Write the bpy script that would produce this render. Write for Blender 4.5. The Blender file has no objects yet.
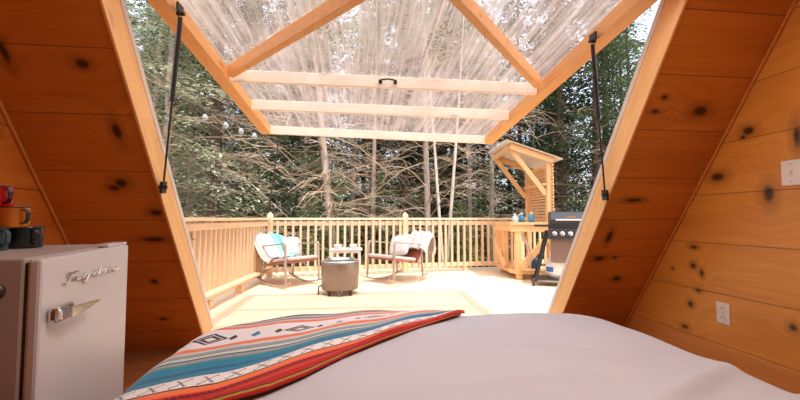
import bpy, bmesh, math, random
from math import sin, cos, pi, radians, sqrt, atan2
from mathutils import Vector, Matrix

C = bpy.context.scene.collection
EYE = 0.95

# ------------------------------------------------------------------ node helpers
class NT:
    def __init__(s, mat):
        s.nt = mat.node_tree; s.n = s.nt.nodes; s.l = s.nt.links
    def new(s, t, **kw):
        nd = s.n.new(t)
        for k, v in kw.items(): setattr(nd, k, v)
        return nd
    def put(s, sock, v):
        if v is None: return
        if hasattr(v, 'links') or isinstance(v, bpy.types.NodeSocket): s.l.new(v, sock)
        else: sock.default_value = v
    def math(s, op, a, b=None, c=None, clamp=False):
        nd = s.new('ShaderNodeMath', operation=op); nd.use_clamp = clamp
        s.put(nd.inputs[0], a); s.put(nd.inputs[1], b); s.put(nd.inputs[2], c)
        return nd.outputs[0]
    def mix(s, f, a, b, mode='MIX'):
        nd = s.new('ShaderNodeMix', data_type='RGBA', blend_type=mode)
        s.put(nd.inputs[0], f); s.put(nd.inputs[6], col(a)); s.put(nd.inputs[7], col(b))
        return nd.outputs[2]
    def sep(s, v):
        nd = s.new('ShaderNodeSeparateXYZ'); s.put(nd.inputs[0], v); return nd.outputs
    def comb(s, x, y, z=0.0):
        nd = s.new('ShaderNodeCombineXYZ')
        s.put(nd.inputs[0], x); s.put(nd.inputs[1], y); s.put(nd.inputs[2], z); return nd.outputs[0]
    def noise(s, v, scale=5.0, detail=3.0, rough=0.5, dist=0.0):
        nd = s.new('ShaderNodeTexNoise'); s.put(nd.inputs['Vector'], v)
        nd.inputs['Scale'].default_value = scale; nd.inputs['Detail'].default_value = detail
        nd.inputs['Roughness'].default_value = rough; nd.inputs['Distortion'].default_value = dist
        return nd.outputs['Fac']
    def mapr(s, v, a, b, c=0.0, d=1.0):
        nd = s.new('ShaderNodeMapRange'); nd.clamp = True
        s.put(nd.inputs[0], v); nd.inputs[1].default_value = a; nd.inputs[2].default_value = b
        nd.inputs[3].default_value = c; nd.inputs[4].default_value = d
        return nd.outputs[0]
    def ramp(s, f, stops, interp='LINEAR'):
        nd = s.new('ShaderNodeValToRGB'); cr = nd.color_ramp; cr.interpolation = interp
        while len(cr.elements) < len(stops): cr.elements.new(0.5)
        for i, (p, c) in enumerate(stops):
            cr.elements[i].position = p; cr.elements[i].color = col(c)
        s.put(nd.inputs[0], f); return nd.outputs[0]
    def bump(s, h, strength=0.3, dist=0.01):
        nd = s.new('ShaderNodeBump'); nd.inputs['Strength'].default_value = strength
        nd.inputs['Distance'].default_value = dist; s.put(nd.inputs['Height'], h); return nd.outputs[0]

def col(c):
    if isinstance(c, (tuple, list)) and len(c) == 3: return (c[0], c[1], c[2], 1.0)
    return c

def base_mat(name):
    m = bpy.data.materials.new(name); m.use_nodes = True
    t = NT(m); b = t.n['Principled BSDF']
    return m, t, b

def S(r, g, b):     # sRGB 0..255 to linear
    f = lambda c: (c/12.92 if c <= 0.04045 else ((c+0.055)/1.055)**2.4)
    return (f(r/255), f(g/255), f(b/255))

def coords(t, which='Object'):
    return t.new('ShaderNodeTexCoord').outputs[which]

def plain(name, c, rough=0.5, metal=0.0, var=0.12, scale=8.0, bump=0.0, sheen=0.0):
    m, t, b = base_mat(name)
    o = coords(t)
    n = t.noise(o, scale, 4.0)
    dark = tuple(x*(1-var) for x in c); light = tuple(min(1, x*(1+var)) for x in c)
    t.put(b.inputs['Base Color'], t.mix(n, dark, light))
    b.inputs['Roughness'].default_value = rough; b.inputs['Metallic'].default_value = metal
    if bump: t.put(b.inputs['Normal'], t.bump(t.noise(o, scale*6, 3.0), bump, 0.005))
    if sheen: b.inputs['Sheen Weight'].default_value = sheen
    return m

def lumber(name, c, dark, axis=0, rough=0.6, amt=0.5):
    """sawn lumber with grain stretched along one axis"""
    m, t, b = base_mat(name)
    o = coords(t); x, y, z = t.sep(o)
    k = [14.0, 14.0, 14.0]; k[axis] = 0.9
    v = t.comb(t.math('MULTIPLY', x, k[0]), t.math('MULTIPLY', y, k[1]), t.math('MULTIPLY', z, k[2]))
    g = t.noise(v, 2.2, 5.0, 0.6, 0.6)
    k2 = [6.0, 6.0, 6.0]; k2[axis] = 2.0
    v2 = t.comb(t.math('MULTIPLY', x, k2[0]), t.math('MULTIPLY', y, k2[1]), t.math('MULTIPLY', z, k2[2]))
    vor = t.new('ShaderNodeTexVoronoi'); t.put(vor.inputs['Vector'], v2); vor.inputs['Scale'].default_value = 1.0
    knot = t.mapr(vor.outputs['Distance'], 0.02, 0.13, 1.0, 0.0)
    c1 = t.mix(t.math('MULTIPLY', t.mapr(g, 0.35, 0.7), amt), c, dark)
    c2 = t.mix(t.math('MULTIPLY', knot, 0.55), c1, tuple(v*0.35 for v in dark))
    t.put(b.inputs['Base Color'], c2); b.inputs['Roughness'].default_value = rough
    t.put(b.inputs['Normal'], t.bump(g, 0.08, 0.004))
    return m

def knotty_boards(name, light, mid, dark, pitch, off, knots, seed=0.0, rough=0.38):
    """wide varnished pine boards: object x runs along the boards, object y across them"""
    m, t, b = base_mat(name)
    x, y, z = t.sep(coords(t))
    yy = t.math('DIVIDE', t.math('SUBTRACT', y, off), pitch)
    row = t.math('FLOOR', yy); fr = t.math('FRACT', yy)
    wn = t.new('ShaderNodeTexWhiteNoise', noise_dimensions='1D'); t.put(wn.inputs['W'], t.math('ADD', row, seed))
    rnd = wn.outputs['Value']
    xo = t.math('ADD', x, t.math('MULTIPLY', row, 7.31))
    # knots listed by place, size
    kd = None
    for (kx, ky, rx, ry) in knots:
        dx = t.math('DIVIDE', t.math('SUBTRACT', x, kx), rx); dy = t.math('DIVIDE', t.math('SUBTRACT', y, ky), ry)
        d = t.math('SQRT', t.math('ADD', t.math('MULTIPLY', dx, dx), t.math('MULTIPLY', dy, dy)))
        kd = d if kd is None else t.math('MINIMUM', kd, d)
    warp = t.noise(t.comb(x, y), 9.0, 3.0)
    kd = t.math('ADD', kd, t.math('MULTIPLY', t.math('SUBTRACT', warp, 0.5), 0.9))
    swirl = t.math('MULTIPLY', t.mapr(kd, 0.5, 6.0, 1.0, 0.0), 0.10)
    g = t.noise(t.comb(t.math('MULTIPLY', xo, 1.1), t.math('MULTIPLY', t.math('ADD', y, swirl), 22.0), row), 1.5, 5.0, 0.6, 0.8)
    g2 = t.noise(t.comb(t.math('MULTIPLY', xo, 0.8), t.math('MULTIPLY', y, 3.0), row), 1.6, 2.0)
    c = t.mix(t.mapr(g, 0.36, 0.66), light, mid)
    c = t.mix(t.math('MULTIPLY', t.mapr(g2, 0.45, 0.75), 0.45), c, dark)
    c = t.mix(t.math('MULTIPLY', rnd, 0.35), c, mid)
    halo = t.math('MULTIPLY', t.mapr(kd, 0.8, 2.6, 1.0, 0.0), 0.55)
    c = t.mix(halo, c, tuple(v*0.45 for v in dark))
    c = t.mix(t.mapr(kd, 0.5, 1.1, 0.9, 0.0), c, (0.018, 0.008, 0.004))
    gro = t.math('MINIMUM', fr, t.math('SUBTRACT', 1.0, fr))
    gm = t.mapr(gro, 0.004, 0.014, 1.0, 0.0)
    c = t.mix(t.math('MULTIPLY', gm, 0.55), c, (0.03, 0.012, 0.004))
    t.put(b.inputs['Base Color'], c)
    b.inputs['Roughness'].default_value = rough
    h = t.math('SUBTRACT', t.math('MULTIPLY', g, 0.15), gm)
    t.put(b.inputs['Normal'], t.bump(h, 0.35, 0.006))
    return m

# ------------------------------------------------------------------ mesh builder
class MB:
    def __init__(s): s.v = []; s.f = []; s.uv = None
    def add(s, vs, fs):
        o = len(s.v); s.v += [Vector(q) for q in vs]; s.f += [tuple(i+o for i in q) for q in fs]
    def hexa(s, p):   # 8 corners: bottom 4 ccw, top 4
        s.add(p, [(3,2,1,0),(4,5,6,7),(0,1,5,4),(1,2,6,5),(2,3,7,6),(3,0,4,7)])
    def box(s, x0, x1, y0, y1, z0, z1, M=None):
        p = [(x0,y0,z0),(x1,y0,z0),(x1,y1,z0),(x0,y1,z0),(x0,y0,z1),(x1,y0,z1),(x1,y1,z1),(x0,y1,z1)]
        if M is not None: p = [M @ Vector(q) for q in p]
        s.hexa(p)
    def bar(s, a, b, w, h, up=(0,0,1)):
        """rectangular bar from a to b; w across, h along up"""
        a = Vector(a); b = Vector(b); d = (b-a).normalized(); up = Vector(up)
        r = d.cross(up)
        if r.length < 1e-4: r = d.cross(Vector((0,1,0)))
        r.normalize(); u = r.cross(d).normalized()
        r = r*w/2; u = u*h/2
        s.hexa([a-r-u, a+r-u, b+r-u, b-r-u, a-r+u, a+r+u, b+r+u, b-r+u])
    def tube(s, pts, r, n=8, cap=True, closed=False):
        pts = [Vector(p) for p in pts]; k = len(pts)
        rs = r if isinstance(r, (list, tuple)) else [r]*k
        o = len(s.v); prev = None
        for i, p in enumerate(pts):
            if closed: d = pts[(i+1) % k]-pts[i-1]
            else: d = pts[min(i+1, k-1)]-pts[max(i-1, 0)]
            if d.length < 1e-9: d = Vector((0,0,1))
            d.normalize()
            if prev is None:
                u = d.orthogonal().normalized()
            else:
                u = prev - d*prev.dot(d)
                u = u.normalized() if u.length > 1e-6 else d.orthogonal().normalized()
            prev = u; w = d.cross(u)
            for j in range(n):
                a = 2*pi*j/n
                s.v.append(p + (u*cos(a)+w*sin(a))*rs[i])
        m = k if closed else k-1
        for i in range(m):
            for j in range(n):
                a = o+i*n+j; b = o+i*n+(j+1) % n; i2 = (i+1) % k
                s.f.append((a, b, o+i2*n+(j+1) % n, o+i2*n+j))
        if cap and not closed:
            s.f.append(tuple(o+j for j in reversed(range(n)))); s.f.append(tuple(o+(k-1)*n+j for j in range(n)))
    def flat(s, pts, w, h, side):
        """flat-bar path: w along the constant side vector, h across it in the plane of the path"""
        pts = [Vector(p) for p in pts]; side = Vector(side).normalized(); k = len(pts); o = len(s.v)
        for i, p in enumerate(pts):
            d = (pts[min(i+1, k-1)]-pts[max(i-1, 0)]).normalized()
            nrm = side.cross(d).normalized()
            for a, b in ((-1,-1),(1,-1),(1,1),(-1,1)): s.v.append(p+side*a*w/2+nrm*b*h/2)
        for i in range(k-1):
            for j in range(4):
                a = o+i*4+j; b = o+i*4+(j+1) % 4
                s.f.append((a, b, b+4, a+4))
        s.f.append((o+3,o+2,o+1,o)); q = o+(k-1)*4; s.f.append((q,q+1,q+2,q+3))
    def lathe(s, prof, c=(0,0,0), n=24, M=None):
        o = len(s.v); c = Vector(c)
        for (r, z) in prof:
            for j in range(n):
                a = 2*pi*j/n; q = Vector((r*cos(a), r*sin(a), z))
                s.v.append((M @ q if M is not None else q)+c)
        for i in range(len(prof)-1):
            for j in range(n):
                s.f.append((o+i*n+j, o+i*n+(j+1) % n, o+(i+1)*n+(j+1) % n, o+(i+1)*n+j))
        if prof[0][0] > 1e-5: s.f.append(tuple(o+j for j in reversed(range(n))))
        if prof[-1][0] > 1e-5: s.f.append(tuple(o+(len(prof)-1)*n+j for j in range(n)))
    def grid(s, fn, nu, nv, uv=True):
        o = len(s.v)
        if uv and s.uv is None: s.uv = {}
        for i in range(nu+1):
            for j in range(nv+1):
                s.v.append(Vector(fn(i/nu, j/nv)))
                if uv: s.uv[len(s.v)-1] = (i/nu, j/nv)
        for i in range(nu):
            for j in range(nv):
                a = o+i*(nv+1)+j
                s.f.append((a, a+nv+1, a+nv+2, a+1))
    def prism(s, poly, vec):
        """planar polygon extruded by vec"""
        vec = Vector(vec); n = len(poly)
        p = [Vector(q) for q in poly]; vs = p+[q+vec for q in p]
        fs = [tuple(reversed(range(n))), tuple(range(n, 2*n))]
        fs += [(i, (i+1) % n, (i+1) % n+n, i+n) for i in range(n)]
        s.add(vs, fs)
    def build(s, name, mat, parent=None, origin=None, smooth=False, bevel=0.0, M=None, recalc=True, subsurf=0):
        me = bpy.data.meshes.new(name)
        if parent is not None:
            r = parent
            while r.parent: r = r.parent
            org = Vector(r.location)
        else: org = Vector(origin) if origin is not None else Vector((0,0,0))
        me.from_pydata([tuple(q-org) for q in s.v], [], s.f); me.update()
        if s.uv:
            ul = me.uv_layers.new(name='UVMap')
            for lp in me.loops: ul.data[lp.index].uv = s.uv.get(lp.vertex_index, (0,0))
        if recalc and len(s.f) < 60000:
            bm = bmesh.new(); bm.from_mesh(me); bmesh.ops.recalc_face_normals(bm, faces=bm.faces); bm.to_mesh(me); bm.free()
        if smooth:
            for p in me.polygons: p.use_smooth = True
        me.materials.append(mat)
        o = bpy.data.objects.new(name, me); C.objects.link(o)
        if parent is not None: o.parent = parent
        else: o.location = org
        if bevel:
            md = o.modifiers.new('bevel', 'BEVEL'); md.width = bevel; md.segments = 2; md.limit_method = 'ANGLE'
        if subsurf:
            md = o.modifiers.new('sub', 'SUBSURF'); md.levels = subsurf; md.render_levels = subsurf
        return o

def tag(o, label, cat, group=None, kind=None):
    o['label'] = label; o['category'] = cat
    if group: o['group'] = group
    if kind: o['kind'] = kind
    return o
def thing(name, label, cat, loc, group=None):
    o = bpy.data.objects.new(name, None); C.objects.link(o); o.location = loc; o.empty_display_size = 0.1
    return tag(o, label, cat, group)
def struct(o, label=None):
    o['kind'] = 'structure'
    if label: o['label'] = label
    return o
def copy_tree(o, parent=None):
    c = o.copy(); C.objects.link(c); c.parent = parent
    for ch in list(o.children): copy_tree(ch, c)
    return c

# ------------------------------------------------------------------ camera
YAW, PITCH = radians(6.3), radians(2.79)
cam = bpy.data.cameras.new('camera'); co = bpy.data.objects.new('camera', cam); C.objects.link(co)
co.location = (0, 0, EYE); co.rotation_euler = (pi/2+PITCH, 0, -YAW)
cam.sensor_width = 36.0; cam.lens = 36.0*370/800; cam.clip_start = 0.03; cam.clip_end = 300
bpy.context.scene.camera = co
def at(px, Y):                      # ground direction of a column of the photograph
    a = YAW + atan2(px-400, 370.0)
    return (Y*math.tan(a), Y)

# ------------------------------------------------------------------ materials
M = {}
GOLD = S(222,146,74); ORANGE = S(206,120,50); RUST = S(158,80,30)
M['slope_l'] = None
PINE_L = S(206,122,58); PINE_M = S(180,96,40); PINE_D = S(132,60,22)
M['slope'] = knotty_boards('knotty_pine_slope', S(222,146,56), S(206,126,42), S(164,88,24), 0.311, -0.125,
    [(-1.58,2.02,.018,.06),(-1.27,1.98,.030,.022),(-1.22,1.66,.022,.05),(-1.29,1.36,.035,.03),(-1.33,1.33,.03,.02),(-1.16,1.17,.035,.02),
     (-1.30,0.65,.02,.016),(-1.33,0.31,.022,.014),(-1.22,0.98,.07,.018),
     (1.93,1.86,.05,.03),(1.68,1.93,.018,.012),(1.66,1.85,.028,.012),(1.76,1.27,.06,.016),(1.70,0.98,.02,.05),(1.69,0.79,.04,.02),(1.81,0.80,.018,.012),(1.9,0.60,.03,.02)], 3.0)
M['gable_r'] = knotty_boards('knotty_pine_gable', S(226,154,66), S(212,136,50), S(176,100,32), 0.302, 0.190,
    [(1.83,1.44,.035,.025),(1.86,1.41,.016,.012),(2.02,1.20,.045,.025),(1.74,1.08,.03,.05),(1.60,1.36,.02,.06),(2.20,0.76,.030,.014),(2.21,0.64,.020,.018),(2.37,0.60,.012,.010),(2.15,0.60,.014,.022),(2.18,0.485,.018,.012),(2.24,0.385,.022,.020),(2.29,0.225,.026,.014),(1.66,0.40,.02,.02),(1.0,1.0,.03,.02),(.6,.6,.03,.02)], 11.0)
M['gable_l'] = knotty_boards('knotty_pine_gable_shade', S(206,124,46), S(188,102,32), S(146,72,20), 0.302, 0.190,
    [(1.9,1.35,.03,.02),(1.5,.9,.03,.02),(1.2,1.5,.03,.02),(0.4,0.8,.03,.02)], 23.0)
M['trimwood'] = lumber('varnished_trim', S(214,138,66), S(176,98,40), 1, 0.35, 0.5)
M['jamb'] = lumber('jamb_pine', S(248,198,134), S(226,160,94), 1, 0.42, 0.55)
M['rail_v'] = lumber('railing_pine_upright', S(238,202,162), S(214,162,112), 2, 0.6, 0.5)
M['rail_x'] = lumber('railing_pine_length', S(244,216,184), S(228,190,150), 0, 0.6, 0.45)
M['rail_y'] = lumber('railing_pine_side', S(240,204,164), S(218,168,118), 1, 0.6, 0.45)
M['flap_y'] = lumber('flap_pine_side', S(240,182,116), S(216,146,84), 1, 0.55, 0.45)
M['flap_x'] = lumber('flap_pine_cross_sunlit', S(255,246,230), S(250,230,202), 0, 0.55, 0.35)  # same pine as the side rails, sunlit brightness put into a paler colour
M['kit'] = lumber('sink_stand_pine', S(244,198,142), S(220,156,94), 2, 0.55, 0.6)
M['kit_x'] = lumber('sink_stand_boards', S(242,194,138), S(218,152,92), 0, 0.55, 0.6)
M['black'] = plain('black_powder_coat', (0.018,0.018,0.02), 0.42)
M['chrome'] = plain('chrome', (0.75,0.74,0.72), 0.12, 1.0, 0.05)
M['steel'] = plain('brushed_steel', S(150,134,124), 0.42, 0.85, 0.12, 20)
M['white_plastic'] = plain('white_plastic', S(232,222,210), 0.35, 0, 0.03)
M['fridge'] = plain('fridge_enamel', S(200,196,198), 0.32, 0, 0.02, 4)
M['fridge_body'] = plain('fridge_body_enamel_shaded', S(172,162,158), 0.4, 0, 0.02, 4)  # door enamel made darker, shade on the cabinet side put into the colour
M['gasket'] = plain('dark_gasket', S(62,46,42), 0.7)
M['darkmetal'] = plain('dark_bronze_metal', S(74,58,48), 0.4, 0.6)
M['chairmetal'] = plain('taupe_chair_metal', S(176,158,144), 0.45, 0.25)

def deck_mat():
    m, t, b = base_mat('deck_boards')
    x, y, z = t.sep(coords(t))
    yy = t.math('DIVIDE', y, 0.14); row = t.math('FLOOR', yy); fr = t.math('FRACT', yy)
    wn = t.new('ShaderNodeTexWhiteNoise', noise_dimensions='1D'); t.put(wn.inputs['W'], row)
    g = t.noise(t.comb(t.math('MULTIPLY', t.math('ADD', x, t.math('MULTIPLY', row, 3.7)), 0.9), t.math('MULTIPLY', y, 24.0)), 2.0, 4.0)
    c = t.mix(t.mapr(g, .35, .7), S(238,216,186), S(228,200,164))
    c = t.mix(t.math('MULTIPLY', wn.outputs['Value'], 0.4), c, S(234,210,178))
    gro = t.math('MINIMUM', fr, t.math('SUBTRACT', 1.0, fr))
    gm = t.mapr(gro, 0.012, 0.03, 1.0, 0.0)
    c = t.mix(t.math('MULTIPLY', gm, 0.30), c, S(150,110,78))
    t.put(b.inputs['Base Color'], c); b.inputs['Roughness'].default_value = 0.65
    return m
M['deck'] = deck_mat()

def sheet_mat():
    m, t, b = base_mat('streaky_clear_corrugated_plastic')
    x, y, z = t.sep(coords(t))
    streak = t.noise(t.comb(t.math('MULTIPLY', x, 30.0), t.math('MULTIPLY', y, 1.0)), 1.0, 5.0, 0.65, 0.3)
    blotch = t.noise(t.comb(t.math('MULTIPLY', x, 2.4), t.math('MULTIPLY', y, 1.4)), 1.3, 4.0, 0.6)
    drops = t.noise(t.comb(t.math('MULTIPLY', x, 40.0), t.math('MULTIPLY', y, 16.0)), 1.0, 2.0)
    s = t.math('ADD', t.math('MULTIPLY', streak, 0.65), t.math('MULTIPLY', blotch, 0.35))
    haze = t.mapr(s, 0.38, 0.62, 0.20, 0.70)
    haze = t.math('ADD', haze, t.mapr(drops, 0.66, 0.72, 0.0, 0.2), clamp=True)
    tr = t.new('ShaderNodeBsdfTransparent'); tr.inputs[0].default_value = (0.97,0.95,0.94,1)
    tl = t.new('ShaderNodeBsdfTranslucent'); t.put(tl.inputs[0], t.mix(blotch, S(196,176,168), S(214,200,194)))
    df = t.new('ShaderNodeBsdfDiffuse'); df.inputs[0].default_value = col(S(216,196,186))
    gl = t.new('ShaderNodeBsdfGlossy'); gl.inputs['Roughness'].default_value = 0.12
    mx = t.new('ShaderNodeMixShader'); mx.inputs[0].default_value = 0.5
    t.l.new(tl.outputs[0], mx.inputs[1]); t.l.new(df.outputs[0], mx.inputs[2])
    mm = t.new('ShaderNodeMixShader'); t.put(mm.inputs[0], haze)
    t.l.new(tr.outputs[0], mm.inputs[1]); t.l.new(mx.outputs[0], mm.inputs[2])
    m2 = t.new('ShaderNodeMixShader'); m2.inputs[0].default_value = 0.06
    t.l.new(mm.outputs[0], m2.inputs[1]); t.l.new(gl.outputs[0], m2.inputs[2])
    t.l.new(m2.outputs[0], t.n['Material Output'].inputs[0])
    return m
M['sheet'] = sheet_mat()

def foliage_mat(name, c1, c2, transl=0.35):
    m, t, b = base_mat(name)
    oi = t.new('ShaderNodeObjectInfo')
    n = t.noise(coords(t), 1.6, 3.0)
    n2 = t.noise(coords(t), 14.0, 2.0)
    f = t.math('ADD', t.math('MULTIPLY', n, 0.6), t.math('MULTIPLY', n2, 0.5))
    c = t.mix(t.mapr(f, .35, .75), c1, c2)
    c = t.mix(t.math('MULTIPLY', oi.outputs['Random'], 0.35), c, tuple(v*0.55 for v in c1))
    df = t.new('ShaderNodeBsdfDiffuse'); t.put(df.inputs[0], c)
    tl = t.new('ShaderNodeBsdfTranslucent'); t.put(tl.inputs[0], c)
    mx = t.new('ShaderNodeMixShader'); mx.inputs[0].default_value = transl
    t.l.new(df.outputs[0], mx.inputs[1]); t.l.new(tl.outputs[0], mx.inputs[2])
    t.l.new(mx.outputs[0], t.n['Material Output'].inputs[0])
    return m
M['needle_dark'] = foliage_mat('dark_needles', S(60,74,50), S(106,118,82))
M['needle_mid'] = foliage_mat('green_needles', S(112,132,88), S(166,180,132))
M['needle_pale'] = foliage_mat('pale_grey_green_needles', S(168,174,142), S(218,220,192))
def bark(name, a, b_):
    m, t, b = base_mat(name)
    x, y, z = t.sep(coords(t))
    n = t.noise(t.comb(t.math('MULTIPLY', x, 16.0), t.math('MULTIPLY', y, 16.0), t.math('MULTIPLY', z, 3.0)), 1.5, 5.0, 0.65)
    t.put(b.inputs['Base Color'], t.mix(t.mapr(n, .35, .65), a, b_)); b.inputs['Roughness'].default_value = 0.85
    t.put(b.inputs['Normal'], t.bump(n, 0.5, 0.02))
    return m
M['bark_grey'] = bark('grey_pink_bark', S(158,134,120), S(216,190,172))
M['bark_dark'] = bark('dark_bark', S(82,62,54), S(130,102,88))
M['bark_pale'] = bark('pale_bark', S(206,188,168), S(240,226,206))
M['twig'] = plain('dead_twigs', S(192,168,142), 0.8, 0, 0.35, 3)
M['twig_dark'] = plain('dead_twigs_brown', S(176,148,122), 0.8, 0, 0.35, 3)
def ground_mat():
    m, t, b = base_mat('forest_floor')
    o = coords(t); n = t.noise(o, 1.4, 6.0, 0.65); n2 = t.noise(o, 9.0, 4.0)
    c = t.mix(t.mapr(n, .4, .62), S(92,68,48), S(58,66,38)); c = t.mix(t.math('MULTIPLY', n2, 0.6), c, S(126,98,70))
    t.put(b.inputs['Base Color'], c); b.inputs['Roughness'].default_value = 0.95
    t.put(b.inputs['Normal'], t.bump(n2, 0.6, 0.05)); return m
M['ground'] = ground_mat()

# ------------------------------------------------------------------ the cabin shell
AL = radians(57.0); CT = 1/math.tan(AL); YW = 2.9
NS = Vector((0, sin(AL), cos(AL)))                 # outward normal of the front slope
XL, XR = -1.70, 2.17; OL, OR = -1.10, 1.575
RIDGE_Y = 1.0; RIDGE_Z = (YW-RIDGE_Y)/CT
SMAX = RIDGE_Z/sin(AL)
HINGE_S = 2.11/sin(AL)
MS = Matrix(((1,0,0,0),(0,-cos(AL),sin(AL),YW),(0,sin(AL),cos(AL),0),(0,0,0,1)))   # local x along boards, y up the slope, z outward
def slope_pt(x, s, t=0.0): return MS @ Vector((x, s, t))

def slope_wall(name, mat, boxes, mw):
    b = MB()
    for q in boxes: b.box(*q)
    o = b.build(name, mat); o.matrix_world = mw; return struct(o)
slope_wall('wall_front', M['slope'], [(XL-.1,OL-.015,0,SMAX,0,.10),(OR+.015,XR+.1,0,SMAX,0,.10),(OL-.015,OR+.015,HINGE_S,SMAX,0,.10),(OL-.015,OR+.015,-.02,.06,0,.10)], MS)
MBK = Matrix(((1,0,0,0),(0,cos(AL),-sin(AL),2*RIDGE_Y-YW),(0,sin(AL),cos(AL),0),(0,0,0,1)))
slope_wall('wall_back', M['slope'], [(XL-.1,XR+.1,0,SMAX,0,.10)], MBK)
def gable(name, mat, X, th):
    b = MB()      # local x = world Y, local y = world Z, local z = world X
    poly = [(2*RIDGE_Y-YW-.12,-.05,0),(YW+.12,-.05,0),(RIDGE_Y,RIDGE_Z+.1,0)]
    b.prism(poly, (0,0,th))
    o = b.build(name, mat); o.matrix_world = Matrix(((0,0,1,X),(1,0,0,0),(0,1,0,0),(0,0,0,1))); return struct(o)
gable('wall_right', M['gable_r'], XR, .10)
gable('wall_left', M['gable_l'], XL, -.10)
fb = MB(); fb.box(XL-.1, XR+.1, 2*RIDGE_Y-YW-.1, YW+.12, -.10, 0)
M['floor'] = lumber('floor_boards', S(150,92,52), S(104,58,30), 0, 0.5, 0.6)
struct(fb.build('floor', M['floor']))

# corner trims and baseboards
def trim(name, parts, mat):
    b = MB()
    for q in parts: b.bar(*q)
    return struct(b.build(name, mat, bevel=.004))
for i, X in ((1, XL+.008), (2, XR-.008)):
    trim('trim_%d' % i, [(slope_pt(X, .0, -.008), slope_pt(X, SMAX-.05, -.008), .015, .015, tuple(NS))], M['trimwood'])
b = MB(); b.box(XR-.018, XR, -.5, YW-.19*CT-.02, .0, .185); struct(b.build('baseboard_right', M['trimwood'], bevel=.003))
b = MB(); b.box(XL, XL+.018, -.5, YW-.19*CT-.02, .0, .185); struct(b.build('baseboard_left', M['trimwood'], bevel=.003))

# frame of the opening: inner casing, jamb boards, pale weather strip
def jamb(i, x, sgn):
    m = MB(); m.box(min(x, x-sgn*.0145), max(x, x-sgn*.0145), .0605, HINGE_S-.0005, -.004, .130)
    o = m.build('trim_%d' % i, M['jamb'], bevel=.003); o.matrix_world = MS; struct(o)
    w = MB(); w.box(min(x+sgn*.002, x-sgn*.03), max(x+sgn*.002, x-sgn*.03), .03, HINGE_S, .1305, .165)
    o = w.build('trim_%d' % (i+1), M['strip'], bevel=.002); o.matrix_world = MS; struct(o)
M['strip'] = plain('clear_weather_strip', S(226,214,204), 0.3, 0, 0.06, 10)
jamb(3, OL+.0, 1); jamb(5, OR-.0, -1)
m = MB(); m.box(OL+.003, OR-.003, HINGE_S-.035, HINGE_S-.001, -.012, .130); o = m.build('trim_7', M['jamb']); o.matrix_world = MS; struct(o)
m = MB(); m.box(OL+.003, OR-.003, .061, .072, -.01, .130); o = m.build('trim_8', M['deck']); o.matrix_world = MS; struct(o)

# wall plates on the right gable
def plate(name, label, cat, yc, zc, w, h):
    t = thing(name, label, cat, (XR, yc, zc))
    p = MB(); p.box(XR-.006, XR-.0005, yc-w/2, yc+w/2, zc-h/2, zc+h/2); p.build('cover_plate', M['white_plastic'], t, bevel=.0025)
    return t
tp = plate('wall_outlet', 'white double power outlet low on the right pine wall', 'outlet', 2.017, .382, .082, .126)
for dz in (-.026, .026):
    r = MB(); r.lathe([(0.0,0),(.017,0),(.017,.003),(0,.003)], (XR-.006, 2.017, .382+dz), 16, Matrix.Rotation(-pi/2, 4, 'Y'))
    so = r.build('socket', M['white_plastic'], tp)
    k = MB()
    for dy in (-.006, .006): k.box(XR-.0098, XR-.009, 2.017+dy-.0013, 2.017+dy+.0013, .382+dz-.002, .382+dz+.008)
    k.build('slots', M['gasket'], so)
k = MB(); k.lathe([(0,0),(.003,0),(.003,.001),(0,.001)], (XR-.006, 2.017, .382), 10, Matrix.Rotation(-pi/2, 4, 'Y')); k.build('screw', M['steel'], tp)
tp = plate('light_switch', 'white light switch plate higher up on the right pine wall', 'switch', 1.630, 1.178, .088, .128)
k = MB(); k.box(XR-.0078, XR-.006, 1.630-.008, 1.630+.008, 1.178-.014, 1.178+.014)
k.box(XR-.016, XR-.0078, 1.630-.004, 1.630+.004, 1.178-.002, 1.178+.009); k.build('toggle', M['white_plastic'], tp, bevel=.001)
for dz in (-.045, .045):
    k = MB(); k.lathe([(0,0),(.003,0),(.003,.001),(0,.001)], (XR-.006, 1.630, 1.178+dz), 10, Matrix.Rotation(-pi/2, 4, 'Y')); k.build('screw', M['steel'], tp)

# ------------------------------------------------------------------ deck, ground
b = MB(); b.box(-1.78, 4.6, YW+.13, 7.0, -.05, 0.0)
b.box(-1.78, 4.6, 6.96, 7.0, -.3, -.05)
struct(b.build('floor_deck', M['deck']))
b = MB()
def gz(x, y): return -.75 + .06*sin(x*.7+1)*cos(y*.5) + max(0, y-9)*.045
b.grid(lambda u, v: (-45+90*u, -14+70*v, gz(-45+90*u, -14+70*v)), 60, 50, uv=False)
struct(b.build('ground', M['ground'], smooth=True))

# ------------------------------------------------------------------ railings
RA = Vector((-1.42, 6.15, 0)); RD = Vector((1, .13, 0)).normalized(); RN = Vector((-RD.y, RD.x, 0))
def post(parent, p, h=1.0, w=.09):
    m = MB(); d = RD
    M4 = Matrix(((RD.x, RN.x, 0, p.x), (RD.y, RN.y, 0, p.y), (0,0,1,0), (0,0,0,1)))
    m.box(-w/2, w/2, -w/2, w/2, 0, h, M4)
    a = [M4 @ Vector((sx*w/2, sy*w/2, h)) for sx, sy in ((-1,-1),(1,-1),(1,1),(-1,1))]
    top = M4 @ Vector((0,0,h+.055)); m.add(a+[top], [(0,1,4),(1,2,4),(2,3,4),(3,0,4)])
    return m.build('post', M['rail_v'], parent, bevel=.003)
rail = thing('deck_railing', 'long wooden railing with square balusters along the far deck edge', 'railing', tuple(RA))
L = 6.1
posts = [0.0, 2.24, 4.50]
for s in posts: post(rail, RA+RD*s)
def span(a, bq, w, h, z): return (Vector(a)+Vector((0,0,z)), Vector(bq)+Vector((0,0,z)), w, h)
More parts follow.
